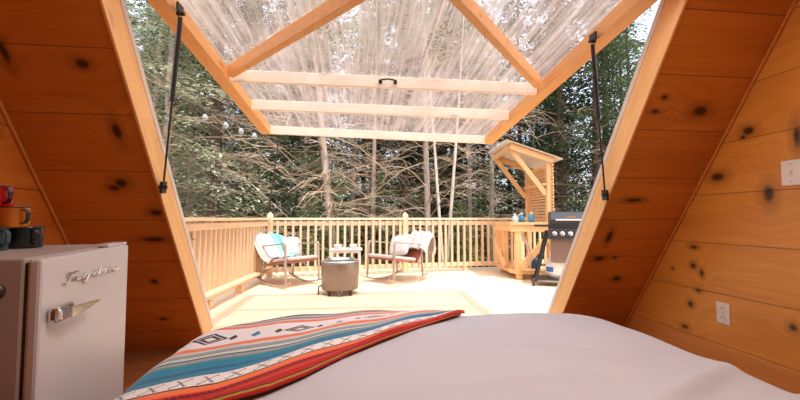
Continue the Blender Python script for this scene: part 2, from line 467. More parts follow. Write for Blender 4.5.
m = MB(); m.bar(*span(RA-RN*.0+RD*.045, RA+RD*L, .085, .036, .935)); m.build('cap_rail', M['rail_x'], rail, bevel=.003)
m = MB(); m.bar(*span(RA+RD*.045, RA+RD*L, .036, .07, .86)); m.build('top_rail', M['rail_x'], rail, bevel=.003)
m = MB(); m.bar(*span(RA+RD*.045, RA+RD*L, .036, .075, .12)); m.build('bottom_rail', M['rail_x'], rail, bevel=.003)
bal = None; s = .12
while s < L-.02:
    if min(abs(s-q) for q in posts) > .055:
        p = RA+RD*s-RN*.036
        m = MB(); m.bar((p.x,p.y,.075), (p.x,p.y,.905), .036, .036, tuple(RD)); m.build('baluster', M['rail_v'], rail)
    s += .119
for s in (1.1, 3.35):
    p = RA+RD*s; m = MB(); m.bar((p.x,p.y,.0), (p.x,p.y,.083), .085, .07, tuple(RD)); m.build('foot_block', M['rail_v'], rail)

SA = Vector((-1.66, 3.22, 0)); SB = Vector((-1.445, 6.09, 0)); SD = (SB-SA).normalized(); SN = Vector((SD.y, -SD.x, 0))
srail = thing('side_railing', 'wooden railing running along the left side of the deck', 'railing', tuple(SA))
LS = (SB-SA).length
m = MB(); m.bar(*span(SA, SB, .085, .036, .935)); m.build('cap_rail', M['rail_y'], srail, bevel=.003)
m = MB(); m.bar(*span(SA, SB, .036, .07, .86)); m.build('top_rail', M['rail_y'], srail, bevel=.003)
m = MB(); m.bar(*span(SA, SB, .036, .085, .125)); m.build('bottom_rail', M['rail_y'], srail, bevel=.003)
m = MB(); m.bar(*span(SA+SN*.05, SB+SN*.05, .10, .03, .152)); m.build('ledge_board', M['rail_y'], srail, bevel=.003)
s = .06
while s < LS-.03:
    p = SA+SD*s-SN*.036
    m = MB(); m.bar((p.x,p.y,.075), (p.x,p.y,.905), .036, .07, tuple(SN)); m.build('baluster', M['rail_v'], srail); s += .117
p = SA+SD*.02; m = MB(); m.bar((p.x,p.y,0),(p.x,p.y,.95),.09,.09,tuple(SD)); m.build('post', M['rail_v'], srail)
for s in (.9, 1.75):
    p = SA+SD*s+SN*.02; m = MB(); m.bar((p.x,p.y,.0), (p.x,p.y,.083), .085, .07, tuple(SD)); m.build('foot_block', M['rail_v'], srail)

# ------------------------------------------------------------------ lifted clear roof flap
flap = thing('roof_flap', 'large clear corrugated flap in a pine frame, lifted open over the deck', 'hatch', (0.2, 1.6, 2.11))
def fz(x, y):   # height of the underside of the frame
    return 2.11 + (y-1.53)*(-.0870) - (x-.2)*.022*(y-1.53)/2.77
FY1 = 4.30
m = MB()
def sheet(u, v):
    x = -1.165 + 2.80*u; y = 1.50 + (FY1+.05-1.50)*v
    return (x, y, fz(x, y)+.098+.006*sin(x*2*pi/.076))
m.grid(sheet, 296, 6, uv=False)
m.build('clear_sheet', M['sheet'], flap, smooth=True)
def fbar(name, a, b_, mat, w=.04, h=.09, dz=.045):
    k = MB(); A = Vector((a[0], a[1], fz(*a)+dz)); B = Vector((b_[0], b_[1], fz(*b_)+dz))
    k.bar(A, B, w, h); return k.build(name, mat, flap, bevel=.003)
fbar('side_rail', (-1.05, 1.50), (-1.05, FY1), M['flap_y'], .10)
fbar('side_rail', (1.50, 1.50), (1.55, FY1), M['flap_y'], .10)
for y in (2.915, 3.50): fbar('cross_bar', (-.998, y+.02), (1.46, y-.02), M['flap_x'])
fbar('end_bar', (-1.0, FY1-.03), (1.50, FY1-.03), M['flap_x'], .04)
fbar('brace', (-.97, 2.86), (.18, 1.70), M['flap_y'], .05, .088)
fbar('brace', (1.42, 2.78), (.27, 1.61), M['flap_y'], .05, .088)
fbar('hinge_bar', (-.998, 1.53), (1.45, 1.53), M['flap_x'], .04)
k = MB(); z = fz(.22, 2.9)+.045
hx = .222; k.tube([(hx-.06,2.896,z),(hx-.06,2.868,z),(hx-.05,2.858,z+.002),(hx,2.853,z+.006),(hx+.05,2.858,z+.002),(hx+.06,2.868,z),(hx+.06,2.896,z)], .0065, 8)
for sx in (-.06, .06): k.box(hx+sx-.013, hx+sx+.013, 2.890, 2.8958, z-.016, z+.016)
k.build('pull_handle', M['black'], flap)

# gas struts holding the flap
def strut(label, top, bot, sgn):
    top = Vector(top); bot = Vector(bot)
    t = thing('gas_strut', label, 'strut', tuple(bot))
    d = bot-top; mid = top+d*.5
    k = MB(); k.tube([top+d*.02, mid], .012, 12); k.build('cylinder', M['black'], t, smooth=False)
    k = MB(); k.tube([mid, top+d*.97], .0055, 10); k.build('rod', M['darkmetal'], t)
    k = MB(); k.bar(top+Vector((sgn*-.005,0,.004)), top+Vector((sgn*-.005,0,.05)), .012, .06, (0,1,0)); k.tube([top+Vector((-.02,0,0)), top+Vector((.02,0,0))], .012, 8); k.build('bracket', M['black'], t)
    k = MB()
    k.bar(bot-d.normalized()*.03, bot+d.normalized()*.035, .014, .045, (0,1,0)); k.tube([bot+Vector((-.018,0,0)), bot+Vector((.018,0,0))], .012, 8); k.build('bracket', M['black'], t)
strut('black gas strut bolted to the left jamb holding the clear flap open', (-.968, 2.075, fz(-.968,2.075)-.01), (OL+.021, 2.175, 1.122), 1)
strut('black gas strut bolted to the right jamb holding the clear flap open', (1.432, 2.10, fz(1.43,2.10)-.01), (OR-.022, 2.19, 1.098), -1)
# small hook on left jamb
k = MB(); hp = slope_pt(OL+.0365, .93, .10)
k.tube([hp+Vector((-.001,0,.02)), hp+Vector((.012,0,.02)), hp+Vector((.014,0,-.012)), hp+Vector((.02,.006,-.024)), hp+Vector((.03,.008,-.016))], .0035, 8)
tag(k.build('hook', M['steel'], origin=hp), 'small metal hook screwed to the left jamb above the blanket', 'hook')

# ------------------------------------------------------------------ bed
BX0, BX1, BY0, BY1, BZ = -.70, 1.31, -.20, 1.96, .442
bed = thing('bed', 'wide low bed with a plain pale blush sheet, filling the foreground', 'bed', (.3, .9, 0))
def drop(e, r=.09):
    """horizontal excess along cloth -> (horizontal, down)"""
    if e <= 0: return 0.0, 0.0
    a = e/r
    if a < pi/2: return r*sin(a), r*(1-cos(a))
    return r, r+(e-r*pi/2)
def wrinkle(x, y):
    w = .004*sin(9*x+3*y+1.3*sin(4*y))+.003*sin(14*y-6*x)
    for (cx, cy, dx, dy, a, s, ln) in [(.98,1.02,.9,.43,.022,.035,.32),(1.05,.86,.95,.3,.018,.03,.30),(.80,1.30,1,-.2,.012,.04,.40),(.55,1.12,1,.08,.008,.03,.35)]:
        n = sqrt(dx*dx+dy*dy); ux, uy = dx/n, dy/n
        al = (x-cx)*ux+(y-cy)*uy; ac = -(x-cx)*uy+(y-cy)*ux
        w += 1.5*a*math.exp(-(ac/s)**2-(al/ln)**2)
    return w
def drape(px, py, off=0.0, r=.09):
    x, y, z = px, py, BZ + .012*math.exp(-((px-.3)/.7)**2)
    h = 0
    rc = .45 if px < .3 else .22                       # plan radius of the foot corners
    cx0 = BX0+rc; cx1 = BX1-rc; cy1 = BY1-rc
    dx = px-cx0 if px < cx0 else (px-cx1 if px > cx1 else 0.0); dy = max(0.0, py-cy1)
    d = sqrt(dx*dx+dy*dy)
    if d > rc-r:
        a, h = drop(d-(rc-r), r+off); k_ = (rc-r+a)/d
        x = px-dx+dx*k_; y = py-dy+dy*k_
    return Vector((x, y, max(.03, z+off-h)))
k = MB()
def sheetfn(u, v):
    px = BX0-.28+(BX1-BX0+.56)*u; py = BY0+(BY1-BY0+.30)*v
    q = drape(px, py); q.z += wrinkle(px, py)*min(1, max(0, (q.z-.3)/.12)); return q
k.grid(sheetfn, 130, 120)
def cloth_mat(name, c, c2):
    m, t, b = base_mat(name)
    o = coords(t); n = t.noise(o, 2.5, 4.0); w = t.noise(o, 240.0, 1.0)
    t.put(b.inputs['Base Color'], t.mix(n, c, c2)); b.inputs['Roughness'].default_value = 0.85
    b.inputs['Sheen Weight'].default_value = 0.15
    t.put(b.inputs['Normal'], t.bump(t.math('ADD', t.noise(o, 12.0, 4.0), t.math('MULTIPLY', w, .15)), 0.25, 0.012)); return m
M['bedsheet'] = cloth_mat('blush_bed_sheet', S(204,206,216), S(192,192,202))
k.build('bed_sheet', M['bedsheet'], bed, smooth=True)
k = MB(); k.box(BX0+.05, BX1-.05, BY0+.02, BY1-.05, .19, BZ-.06); k.build('mattress', M['white_plastic'], bed, bevel=.04)
k = MB(); k.box(BX0+.04, BX1-.04, BY0+.02, BY1-.04, .0, .188); k.build('bed_base', M['floor'], bed, bevel=.005)

# striped blanket fanned over the foot corner of the bed
def blanket_mat():
    m, t, b = base_mat('striped_woven_blanket')
    uv = t.new('ShaderNodeUVMap'); u, v, _ = t.sep(uv.outputs[0])
    v = t.math('MULTIPLY', v, 1.2)
    wob = t.math('MULTIPLY', t.math('SUBTRACT', t.noise(t.comb(t.math('MULTIPLY', u, 60.0), t.math('MULTIPLY', v, 8.0)), 1.0, 3.0), .5), .008)
    v = t.math('ADD', v, wob)
    navy = S(24,38,70); blue = S(40,108,164); teal = S(10,132,170); tealD = S(8,100,138); red = S(212,44,24); red2 = S(186,24,20); mar = S(70,20,50)
    coral = S(244,122,76); white = S(240,236,238); grey = S(150,160,168); lgt = S(206,212,212); olive = S(176,150,60); dark = S(40,30,34); grn = S(120,150,120)
    st = [(0,red2),(.010,olive),(.017,dark),(.023,red2),(.055,red),(.095,red2),(.135,red),(.16,coral),(.192,S(236,140,70)),(.2,dark),(.208,white),
          (.282,tealD),(.29,teal),(.33,tealD),(.355,teal),(.40,S(40,140,160)),(.415,olive),(.42,grey),(.44,navy),(.446,lgt),(.465,grn),(.475,grey),(.50,lgt),(.52,coral),(.565,lgt),(.575,white)]
    st2 = [(0,white),(.755,coral),(.785,lgt),(.80,grey),(.815,navy),(.822,coral),(.835,lgt),(.85,grey),(.868,blue),(.895,navy),(.912,lgt),(.925,blue),(.96,navy)]
    cA = t.ramp(v, st, 'CONSTANT')
    cB = t.ramp(v, st2, 'CONSTANT')
    c = t.mix(t.math('GREATER_THAN', v, .60), cA, cB)
    c = t.mix(t.math('GREATER_THAN', v, 1.0), c, grey); c = t.mix(t.math('GREATER_THAN', v, 1.05), c, navy); c = t.mix(t.math('GREATER_THAN', v, 1.07), c, blue); c = t.mix(t.math('GREATER_THAN', v, 1.12), c, coral)
    # zigzag in the red band
    def tri(freq, amp):
        q = t.math('FRACT', t.math('MULTIPLY', u, freq)); return t.math('MULTIPLY', t.math('ABSOLUTE', t.math('SUBTRACT', q, .5)), amp)
    zz = t.math('LESS_THAN', t.math('ABSOLUTE', t.math('SUBTRACT', t.math('SUBTRACT', v, .132), tri(110, .020))), .009)
    c = t.mix(t.math('MULTIPLY', zz, .92), c, mar)
    # crossing zigzags on the white band
    for ph in (0.0, .5):
        q = t.math('FRACT', t.math('ADD', t.math('MULTIPLY', u, 26.0), ph))
        tr = t.math('MULTIPLY', t.math('ABSOLUTE', t.math('SUBTRACT', q, .5)), .10)
        k1 = t.math('LESS_THAN', t.math('ABSOLUTE', t.math('SUBTRACT', t.math('SUBTRACT', v, .218), tr)), .005)
        gate = t.math('GREATER_THAN', t.math('SINE', t.math('MULTIPLY', u, 26*2*pi)), -.35)
        inb = t.math('MULTIPLY', t.math('GREATER_THAN', v, .212), t.math('LESS_THAN', v, .278))
        c = t.mix(t.math('MULTIPLY', t.math('MULTIPLY', k1, gate), t.math('MULTIPLY', inb, .75)), c, S(70,66,80))
    # diamonds on the pale band
    def diamond(freq, ph, hw, hv, colr, c, ring=None):
        q = t.math('SUBTRACT', t.math('FRACT', t.math('ADD', t.math('MULTIPLY', u, freq), ph)), .5)
        d = t.math('ADD', t.math('DIVIDE', t.math('ABSOLUTE', q), hw), t.math('DIVIDE', t.math('ABSOLUTE', t.math('SUBTRACT', v, .668)), hv))
        mk = t.math('LESS_THAN', d, 1.0)
        if ring: mk = t.math('MULTIPLY', mk, t.math('GREATER_THAN', d, ring))
        return t.mix(mk, c, colr)
    c = diamond(5.0, .12, .20, .054, dark, c, .74)
    c = diamond(5.0, .12, .13, .034, dark, c, .55)
    c = diamond(5.0, .37, .05, .03, dark, c)
    c = diamond(5.0, .62, .06, .036, teal, c)
    c = diamond(5.0, .87, .05, .03, dark, c)
    # weave flecks
    fl = t.noise(t.comb(t.math('MULTIPLY', u, 300.0), t.math('MULTIPLY', v, 120.0)), 1.0, 2.0)
    c = t.mix(t.mapr(fl, .5, .75, 0, .2), c, dark)
    t.put(b.inputs['Base Color'], c); b.inputs['Roughness'].default_value = 0.9; b.inputs['Sheen Weight'].default_value = .2
    t.put(b.inputs['Normal'], t.bump(fl, 0.3, 0.004)); return m
M['blanket'] = blanket_mat()
def blank(u, v):
    vv = v*1.2
    near = Vector((.545, 1.895)).lerp(Vector((-1.12, .17)), u)
    near.y += .02*sin(pi*min(1, u*1.6))+.55*max(0, -.40-near.x)
    far = Vector((.535, 1.985)).lerp(Vector((-1.12, 1.90)), u)
    p = near.lerp(far, vv)
    if vv < .2:                                          # the folded near edge curls in towards the bed head
        b2 = near.lerp(far, .2)
        E_ = [(.545,1.895),(.085,1.495),(-.05,1.35),(-.17,1.20),(-.26,1.115),(-.35,1.065),(-.70,.84),(-1.12,.62)]
        n2 = Vector((near.x, E_[0][1] if near.x > 0 else E_[-1][1]))
        for (xa, ya), (xb, yb) in zip(E_, E_[1:]):
            if xb <= near.x <= xa: n2.y = ya+(yb-ya)*(xa-near.x)/(xa-xb)
        p = n2.lerp(b2, vv/.2)
    q = drape(p.x, p.y, .008)
    lift = .016*(1-math.exp(-vv*(.10+1.6*u)/.016))
    fold = .006*sin(vv*22+u*5)*min(1, u*3)*(1-u*.4)+.004*sin(u*30+vv*6)
    damp = min(1, max(0, (q.z-.30)/.1))
    q.z += lift*damp*(.6+.4*min(1,u*6)) + (fold*damp if vv > .05 else 0)
    if q.z < .35: q.x -= .012
    return q
k = MB(); k.grid(blank, 180, 150)
ob = k.build('striped_blanket', M['blanket'], origin=(-.2,1.6,.45), smooth=True)
md = ob.modifiers.new('solid', 'SOLIDIFY'); md.thickness = .007; md.offset = 1
tag(ob, 'multicoloured striped woven blanket in red, teal and white spread over the bed corner', 'blanket')

# ------------------------------------------------------------------ fridge
C0 = Vector((-.769, .999, 0)); E = Vector((-.1921, .9814, 0)); FN = Vector((.9814, .1921, 0))
FW, FT = .533, .853
def FM(p):  # p = (along door, out of the door, up)
    return C0 + E*p[0] + FN*p[1] + Vector((0,0,p[2]))
fr = thing('mini_fridge', 'white retro mini fridge with chrome handle beside the bed', 'fridge', tuple(FM((.26,-.25,0))))
def fbox(m, a0, a1, o0, o1, z0, z1): m.hexa([FM(q) for q in [(a0,o0,z0),(a1,o0,z0),(a1,o1,z0),(a0,o1,z0),(a0,o0,z1),(a1,o0,z1),(a1,o1,z1),(a0,o1,z1)]])
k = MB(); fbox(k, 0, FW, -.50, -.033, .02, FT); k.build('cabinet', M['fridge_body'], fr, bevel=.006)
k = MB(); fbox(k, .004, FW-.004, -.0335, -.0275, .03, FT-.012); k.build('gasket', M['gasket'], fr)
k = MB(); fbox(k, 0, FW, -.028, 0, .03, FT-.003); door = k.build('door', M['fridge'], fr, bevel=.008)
k = MB(); fbox(k, FW-.16, FW-.003, -.05, -.006, FT-.002, FT+.007); k.build('hinge_cap', M['fridge'], fr, bevel=.002)
for a in (.05, FW-.05):
    for o_ in (-.45, -.10):
        k = MB(); k.lathe([(.018,0),(.018,.02)], FM((a,o_,0)), 12); k.build('foot', M['gasket'], fr)
# handle: latch block and tapering lever
k = MB()
fbox(k, .026, .104, .001, .028, .685, .725)
k.build('handle_block', M['chrome'], door, bevel=.009)
k = MB()
k.hexa([FM(q) for q in [(.060,.026,.690),(.225,.030,.697),(.225,.036,.697),(.060,.040,.690),(.060,.026,.720),(.225,.030,.706),(.225,.036,.706),(.060,.040,.720)]])
k.build('handle_lever', M['chrome'], door, bevel=.004)
# script lettering as strokes (unit height 1 = x-height)
LET = [
 [[(.1,2.0),(.3,2.35),(.9,2.3),(1.7,2.45)], [(.95,2.3),(.75,1.2),(.5,.1),(.2,-.2),(-.1,.05)], [(.45,1.2),(1.2,1.3)]],                      # F
 [[(1.2,.0),(1.4,.9),(1.5,1.05),(1.6,.8),(1.9,.85),(1.8,.2),(2.0,.0),(2.3,.4)]],                                                           # r
 [[(2.3,.4),(2.55,1.0),(2.45,.2),(2.6,.0),(2.9,.4)], [(2.62,1.45),(2.66,1.55)]],                                                            # i
 [[(3.7,.85),(3.4,1.05),(3.05,.7),(3.05,.15),(3.35,.0),(3.65,.5),(3.75,1.0),(3.55,-.6),(3.2,-1.0),(2.95,-.7),(3.5,-.1),(4.1,.4)]],          # g
 [[(4.1,.4),(4.35,1.0),(4.25,.2),(4.4,.0),(4.7,.4)], [(4.42,1.45),(4.46,1.55)]],                                                            # i
 [[(5.4,.85),(5.1,1.05),(4.8,.7),(4.8,.15),(5.1,.0),(5.4,.5),(5.75,2.2),(5.5,.3),(5.65,.0),(5.95,.4)]],                                     # d
 [[(6.7,.85),(6.4,1.05),(6.1,.7),(6.1,.15),(6.4,.0),(6.7,.6),(6.72,1.0),(6.68,.2),(6.85,.0),(7.15,.4)]],                                    # a
 [[(7.15,.4),(7.4,1.0),(7.3,.2),(7.45,.0),(7.75,.4)], [(7.47,1.45),(7.51,1.55)]],                                                           # i
 [[(7.75,.0),(7.9,.9),(8.0,1.05),(8.1,.8),(8.4,.85),(8.3,.2),(8.5,.0),(8.8,.4)]],                                                           # r
 [[(8.8,.4),(9.2,.65),(9.25,.95),(9.0,1.05),(8.8,.7),(8.85,.15),(9.15,.0),(9.8,.5)]],                                                       # e
]
k = MB()
def cr(pts, n=5):
    out = []
    P = [pts[0]]+list(pts)+[pts[-1]]
    for i in range(1, len(P)-2):
        p0, p1, p2, p3 = P[i-1], P[i], P[i+1], P[i+2]
        for j in range(n):
            t = j/n
            out.append(tuple(.5*((2*p1[c])+(-p0[c]+p2[c])*t+(2*p0[c]-5*p1[c]+4*p2[c]-p3[c])*t*t+(-p0[c]+3*p1[c]-3*p2[c]+p3[c])*t**3) for c in (0,1)))
    out.append(pts[-1]); return out
for L_ in LET:
    for st in L_:
        q = [FM((.094+x*.0352+y*.004, .004, .775+y*.0105-.002*x*.35)) for x, y in cr(st)]
        k.tube(q, .0023, 5)
lt = k.build('script_lettering', M['chrome'], door); lt['label'] = 'chrome cursive lettering across the fridge door'
# bottle opener on the near side
k = MB()
oc = FM((-.001, -.084, .776))
k.lathe([(0,.0),(.019,.0),(.019,.006),(.013,.014),(0,.016)], oc, 20, Matrix.Translation((0,0,0)) @ Matrix(((FN.x,0,-E.x,0),(FN.y,0,-E.y,0),(0,1,0,0),(0,0,0,1))))
k.build('bottle_opener', M['darkmetal'], fr)

# mugs stacked on the fridge
def enamel(name, c): return plain(name, c, .25, 0, .05, 6)
def mug(label, c, x, y, z, r, h, ang, hcol=(.02,.02,.022)):
    t = thing('enamel_mug', label, 'mug', (x, y, z), 'enamel mugs stacked on the fridge')
    k = MB(); k.lathe([(0,0),(r*.95,0),(r,.004),(r,h-.002),(r+.0025,h),(r-.001,h+.001),(r-.0045,h-.002),(r-.0045,.004),(0,.004)], (x,y,z), 40)
    k.build('cup', enamel('enamel_'+label.split()[0], c), t, smooth=True)
    d = Vector((cos(ang), sin(ang), 0)); o = Vector((x,y,z))
    k = MB(); k.flat([o+d*(r-.001)+Vector((0,0,h*.86)), o+d*(r+.014)+Vector((0,0,h*.86)), o+d*(r+.020)+Vector((0,0,h*.72)), o+d*(r+.019)+Vector((0,0,h*.4)), o+d*(r+.012)+Vector((0,0,h*.22)), o+d*(r-.001)+Vector((0,0,h*.2))], .011, .004, d.cross(Vector((0,0,1))))
    k.build('handle', enamel('enamel_handle', hcol), t)
    k = MB(); k.tube([(x+(r+.001)*cos(a), y+(r+.001)*sin(a), z+h) for a in [2*pi*i/36 for i in range(36)]], .0022, 6, closed=True)
    k.build('rim', enamel('enamel_rim', (.02,.02,.022)), t)
MZ = FT+.001
mug('black enamel mug at the right of the bottom row on the fridge', (.016,.018,.022), -1.082, 1.335, MZ, .046, .066, radians(-25))
mug('slate blue enamel mug in front at the bottom left on the fridge', S(58,84,98), -1.092, 1.225, MZ, .044, .066, radians(-8), S(50,76,90))
mug('orange enamel mug stacked in the middle of the pile', S(214,120,22), -1.098, 1.300, MZ+.0665, .047, .064, radians(-14))
mug('olive brown enamel mug beside the orange one in the pile', S(96,70,26), -1.198, 1.262, MZ+.0665, .046, .064, radians(190))
mug('red enamel mug at the top of the pile', S(200,28,20), -1.142, 1.290, MZ+.131, .047, .064, radians(-14))

# ------------------------------------------------------------------ chairs
def sling_mat(name, c, c2):
    return cloth_mat(name, c, c2)
M['sling_top'] = cloth_mat('pale_seat_cushion', S(200,188,182), S(184,172,166))
M['sling_under'] = plain('terracotta_sling', S(158,88,62), .7)
def rocking_chair(label, cx, cy, ang):
    t = thing('rocking_chair', label, 'chair', (cx, cy, 0), 'metal rocking chairs on the deck')
    R_ = Matrix.Translation((cx, cy, 0)) @ Matrix.Rotation(ang, 4, 'Z')
    P = lambda x, y, z: R_ @ Vector((x, y, z))
    sd = R_.to_3x3() @ Vector((0,1,0))
    for sy in (-.27, .27):
        k = MB(); k.flat([P(-.43+.86*i/16, sy, .016+.085*((i-8)/8)**2) for i in range(17)], .028, .018, sd); k.build('rocker', M['chairmetal'], t)
        k = MB(); k.flat([P(.33, sy, .068), P(.31, sy, .33), P(.30, sy, .59), P(.285, sy, .605), P(.1, sy, .585), P(-.28, sy, .545), P(-.305, sy, .53), P(-.30, sy, .30), P(-.33, sy, .068)], .028, .018, sd); k.build('arm_frame', M['chairmetal'], t)
    k = MB()
    for x, z in ((.30,.36),(-.27,.27)): k.tube([P(x,-.27,z), P(x,.27,z)], .011, 8)
    k.build('cross_tube', M['chairmetal'], t)
    k = MB()
    k.flat([P(.325,0,.365), P(.1,0,.325), P(-.22,0,.275)], .50, .025, sd); k.build('seat', M['sling_under'], t)
    k = MB(); k.flat([P(.335,0,.402), P(.1,0,.366), P(-.20,0,.322)], .49, .050, sd); k.build('seat_cushion', M['sling_top'], t, bevel=.018)
    k = MB(); k.flat([P(-.24,0,.30), P(-.35,0,.48), P(-.42,0,.61)], .49, .03, sd); bk = k.build('backrest', M['sling_under'], t, bevel=.008)
    k = MB()
    for sy in (-.25,.25): k.tube([P(-.225,sy,.26), P(-.355,sy,.47), P(-.445,sy,.64)], .012, 8)
    k.tube([P(-.445,-.25,.64), P(-.445,.25,.64)], .012, 8)
    k.build('back_frame', M['chairmetal'], t)
    return P
def pillow(name, label, mat, P, x, z, y, w, h, th, lean, roll=0.0):
    k = MB()
    for sgn in (1, -1):
        def fn(u, v, sgn=sgn):
            a, b_ = 2*u-1, 2*v-1
            pin = 1-.10*(a*a*b_*b_)
            bulge = max(0, (1-a**4)*(1-b_**4))**.6
            yy = a*w/2*(1-.07*b_*b_); zz = b_*h/2*(1-.07*a*a); xx = sgn*th/2*bulge
            yy, zz = yy*cos(roll)-zz*sin(roll), yy*sin(roll)+zz*cos(roll)
            q = Vector((xx, yy, zz)); q = Matrix.Rotation(lean, 3, 'Y') @ q
            return P(x+q.x, y+q.y, z+q.z)
        k.grid(fn, 16, 16)
    bm = k.build(name, mat, origin=P(x,y,z-h/2), smooth=True)
    return tag(bm, label, 'cushion')
def stripes_mat(name, base, lines, scale_u=False, speck=None):
    m, t, b = base_mat(name)
    uv = t.new('ShaderNodeUVMap'); u, v, _ = t.sep(uv.outputs[0])
    c = base
    x = v if not scale_u else u
    for (a, w, cc) in lines:
        k = t.math('LESS_THAN', t.math('ABSOLUTE', t.math('SUBTRACT', x, a)), w); c = t.mix(k, c, cc)
    if speck:
        n = t.noise(t.comb(t.math('MULTIPLY', u, 12.0), t.math('MULTIPLY', v, 12.0)), 1.0, 2.0); c = t.mix(t.mapr(n, .58, .66, 0, .7), c, speck)
    f = t.noise(coords(t), 60.0, 2.0)
    t.put(b.inputs['Base Color'], c if not isinstance(c, tuple) else col(c)); b.inputs['Roughness'].default_value = .9
    t.put(b.inputs['Normal'], t.bump(f, .3, .006)); return m
def throw(label, mat, P, y0, y1, path, seed, flare=0.0):
    """blanket hung over the chair back; path is a list of (x, z) from behind to the seat"""
    pts = cr(path, 6); n = len(pts)-1
    def fn(u, v):
        i = min(n-1, int(u*n)); f = u*n-i
        x = pts[i][0]*(1-f)+pts[i+1][0]*f; z = pts[i][1]*(1-f)+pts[i+1][1]*f
        w = .012*sin(v*19+seed+u*3)+.010*sin(v*37+2*u+seed*2)
        sk = flare*(u-.5)
        sag = -.10*max(0, abs(v-.5)*2-.72)*2
        return P(x+w, y0+(y1-y0)*v+sk, z+w*.8+sag)
    k = MB(); k.grid(fn, 30, 40)
    o = k.build('throw_blanket', mat, origin=P(-.4,(y0+y1)/2,.4), smooth=True)
    md = o.modifiers.new('solid', 'SOLIDIFY'); md.thickness = .016; md.offset = 1
    return tag(o, label, 'blanket')
AQ = S(130,206,200)
A1 = radians(-47)
P1 = rocking_chair('metal rocking chair in the deck corner with an aqua throw over its back', -.99, 5.52, A1)
throw('white and aqua striped throw hung over the left rocking chair', stripes_mat('aqua_throw', S(198,190,186), [(.50,.02,S(150,206,204)),(.66,.09,AQ),(.66,.02,S(70,168,172)),(.82,.05,S(96,186,186)),(.93,.03,AQ)]), P1, -.38, .13,
      [(-.53,.36),(-.53,.52),(-.49,.67),(-.41,.69),(-.31,.56),(-.19,.43),(-.05,.385)], 1.0, .16)
pillow('pillow', 'white speckled pillow on the left rocking chair', stripes_mat('speckled_pillow', S(198,190,186), [], speck=S(196,176,164)), P1, -.22, .515, .18, .30, .32, .11, radians(-24))
A2 = radians(180+41)
P2 = rocking_chair('metal rocking chair right of the fire pit with a white throw on it', .55, 5.62, A2)
pillow('pillow', 'white pillow with faint coral stripes on the right rocking chair', stripes_mat('coral_stripe_pillow', S(198,190,186), [(.25,.02,S(234,170,156)),(.34,.012,S(240,196,186)),(.72,.02,S(236,176,164))], True, S(206,190,184)), P2, -.16, .525, -.06, .38, .34, .13, radians(-22), .15)
throw('white throw with thin coral lines bunched over the right rocking chair back', stripes_mat('white_throw', S(198,190,186), [(.28,.012,S(236,160,146)),(.36,.01,S(236,180,168)),(.45,.01,S(206,196,190)),(.62,.012,S(232,170,156))], False, S(216,206,200)), P2, -.06, .36,
      [(-.55,.42),(-.55,.56),(-.49,.70),(-.40,.71),(-.32,.60),(-.25,.48)], 2.3, .05)

# ------------------------------------------------------------------ fire pit
fp = thing('fire_pit', 'round stainless steel fire pit on short legs on the deck', 'fire pit', (-.235, 4.78, 0))
cx, cy = -.235, 4.78
k = MB(); k.lathe([(0,.065),(.222,.065),(.232,.075),(.236,.38),(.236,.398),(.230,.404)], (cx,cy,0), 48); k.lathe([(.230,.404),(.20,.40),(.195,.40),(.195,.14),(0,.14)], (cx,cy,0), 48)
k.build('barrel', M['steel'], fp, smooth=True)
k = MB(); k.lathe([(.170,.400),(.234,.4045),(.236,.414),(.215,.422),(.180,.436),(.168,.436),(.170,.400)], (cx,cy,0), 48); k.build('rim_ring', plain('bright_steel_rim', S(214,212,212), .22, .9, .06, 10), fp, smooth=True)
for a in (-125, -50, 60, 140):
    k = MB(); a = radians(a); q = Vector((cx+.212*cos(a), cy+.212*sin(a), 0)); k.bar(q, q+Vector((0,0,.11)), .03, .022, (cos(a),sin(a),0)); k.build('leg', M['darkmetal'], fp)
k = MB(); k.tube([(cx+.01+.022*cos(q), cy-.238, .055+.022*sin(q)) for q in [2*pi*i/16 for i in range(16)]], .006, 6, closed=True); k.build('drain_ring', M['steel'], fp)
k = MB(); k.flat([(cx-.225,cy-.05,.11),(cx-.262,cy-.06,.10),(cx-.262,cy-.06,.0),(cx-.25,cy-.05,.0)][:3], .03, .015, (0,1,0)); k.build('side_handle', M['darkmetal'], fp)

# small side table with two cups
tx, ty = -.185, 5.62
st = thing('side_table', 'small white square side table behind the fire pit', 'table', (tx, ty, 0))
M['whitemetal'] = plain('white_metal', S(214,204,196), .4, 0, .03)
k = MB(); k.box(tx-.235, tx+.235, ty-.17, ty+.17, .475, .495); k.build('table_top', M['whitemetal'], st, bevel=.004)
k = MB()
for s_ in (-1, 1): k.box(tx-.21, tx+.21, ty+s_*.15-.008, ty+s_*.15+.008, .44, .4745)
k.build('apron', M['whitemetal'], st)
for sx in (-1,1):
    for sy in (-1,1):
        k = MB(); k.bar((tx+sx*.21,ty+sy*.15,0),(tx+sx*.20,ty+sy*.15,.4745),.022,.022,(0,1,0)); k.build('leg', M['whitemetal'], st)
def cup(label, x, y, z, r, h):
    t = thing('ceramic_cup', label, 'cup', (x,y,z), 'cups on the side table')
    k = MB(); k.lathe([(0,0),(r*.7,0),(r*.95,h*.4),(r,h),(r-.005,h),(r*.88,h*.4),(r*.6,.008),(0,.008)], (x,y,z), 24); k.build('bowl', M['whitemetal'], t, smooth=True)
    k = MB(); k.tube([(x+r-.006,y,z+h*.8),(x+r+.022,y,z+h*.8),(x+r+.028,y,z+h*.5),(x+r+.018,y,z+h*.25),(x+r-.008,y,z+h*.25)], .005, 6); k.build('handle', M['whitemetal'], t)
cup('white cup standing on the left half of the side table', tx-.13, ty, .4955, .055, .06)
cup('white cup standing on the right half of the side table', tx+.10, ty, .4955, .055, .06)

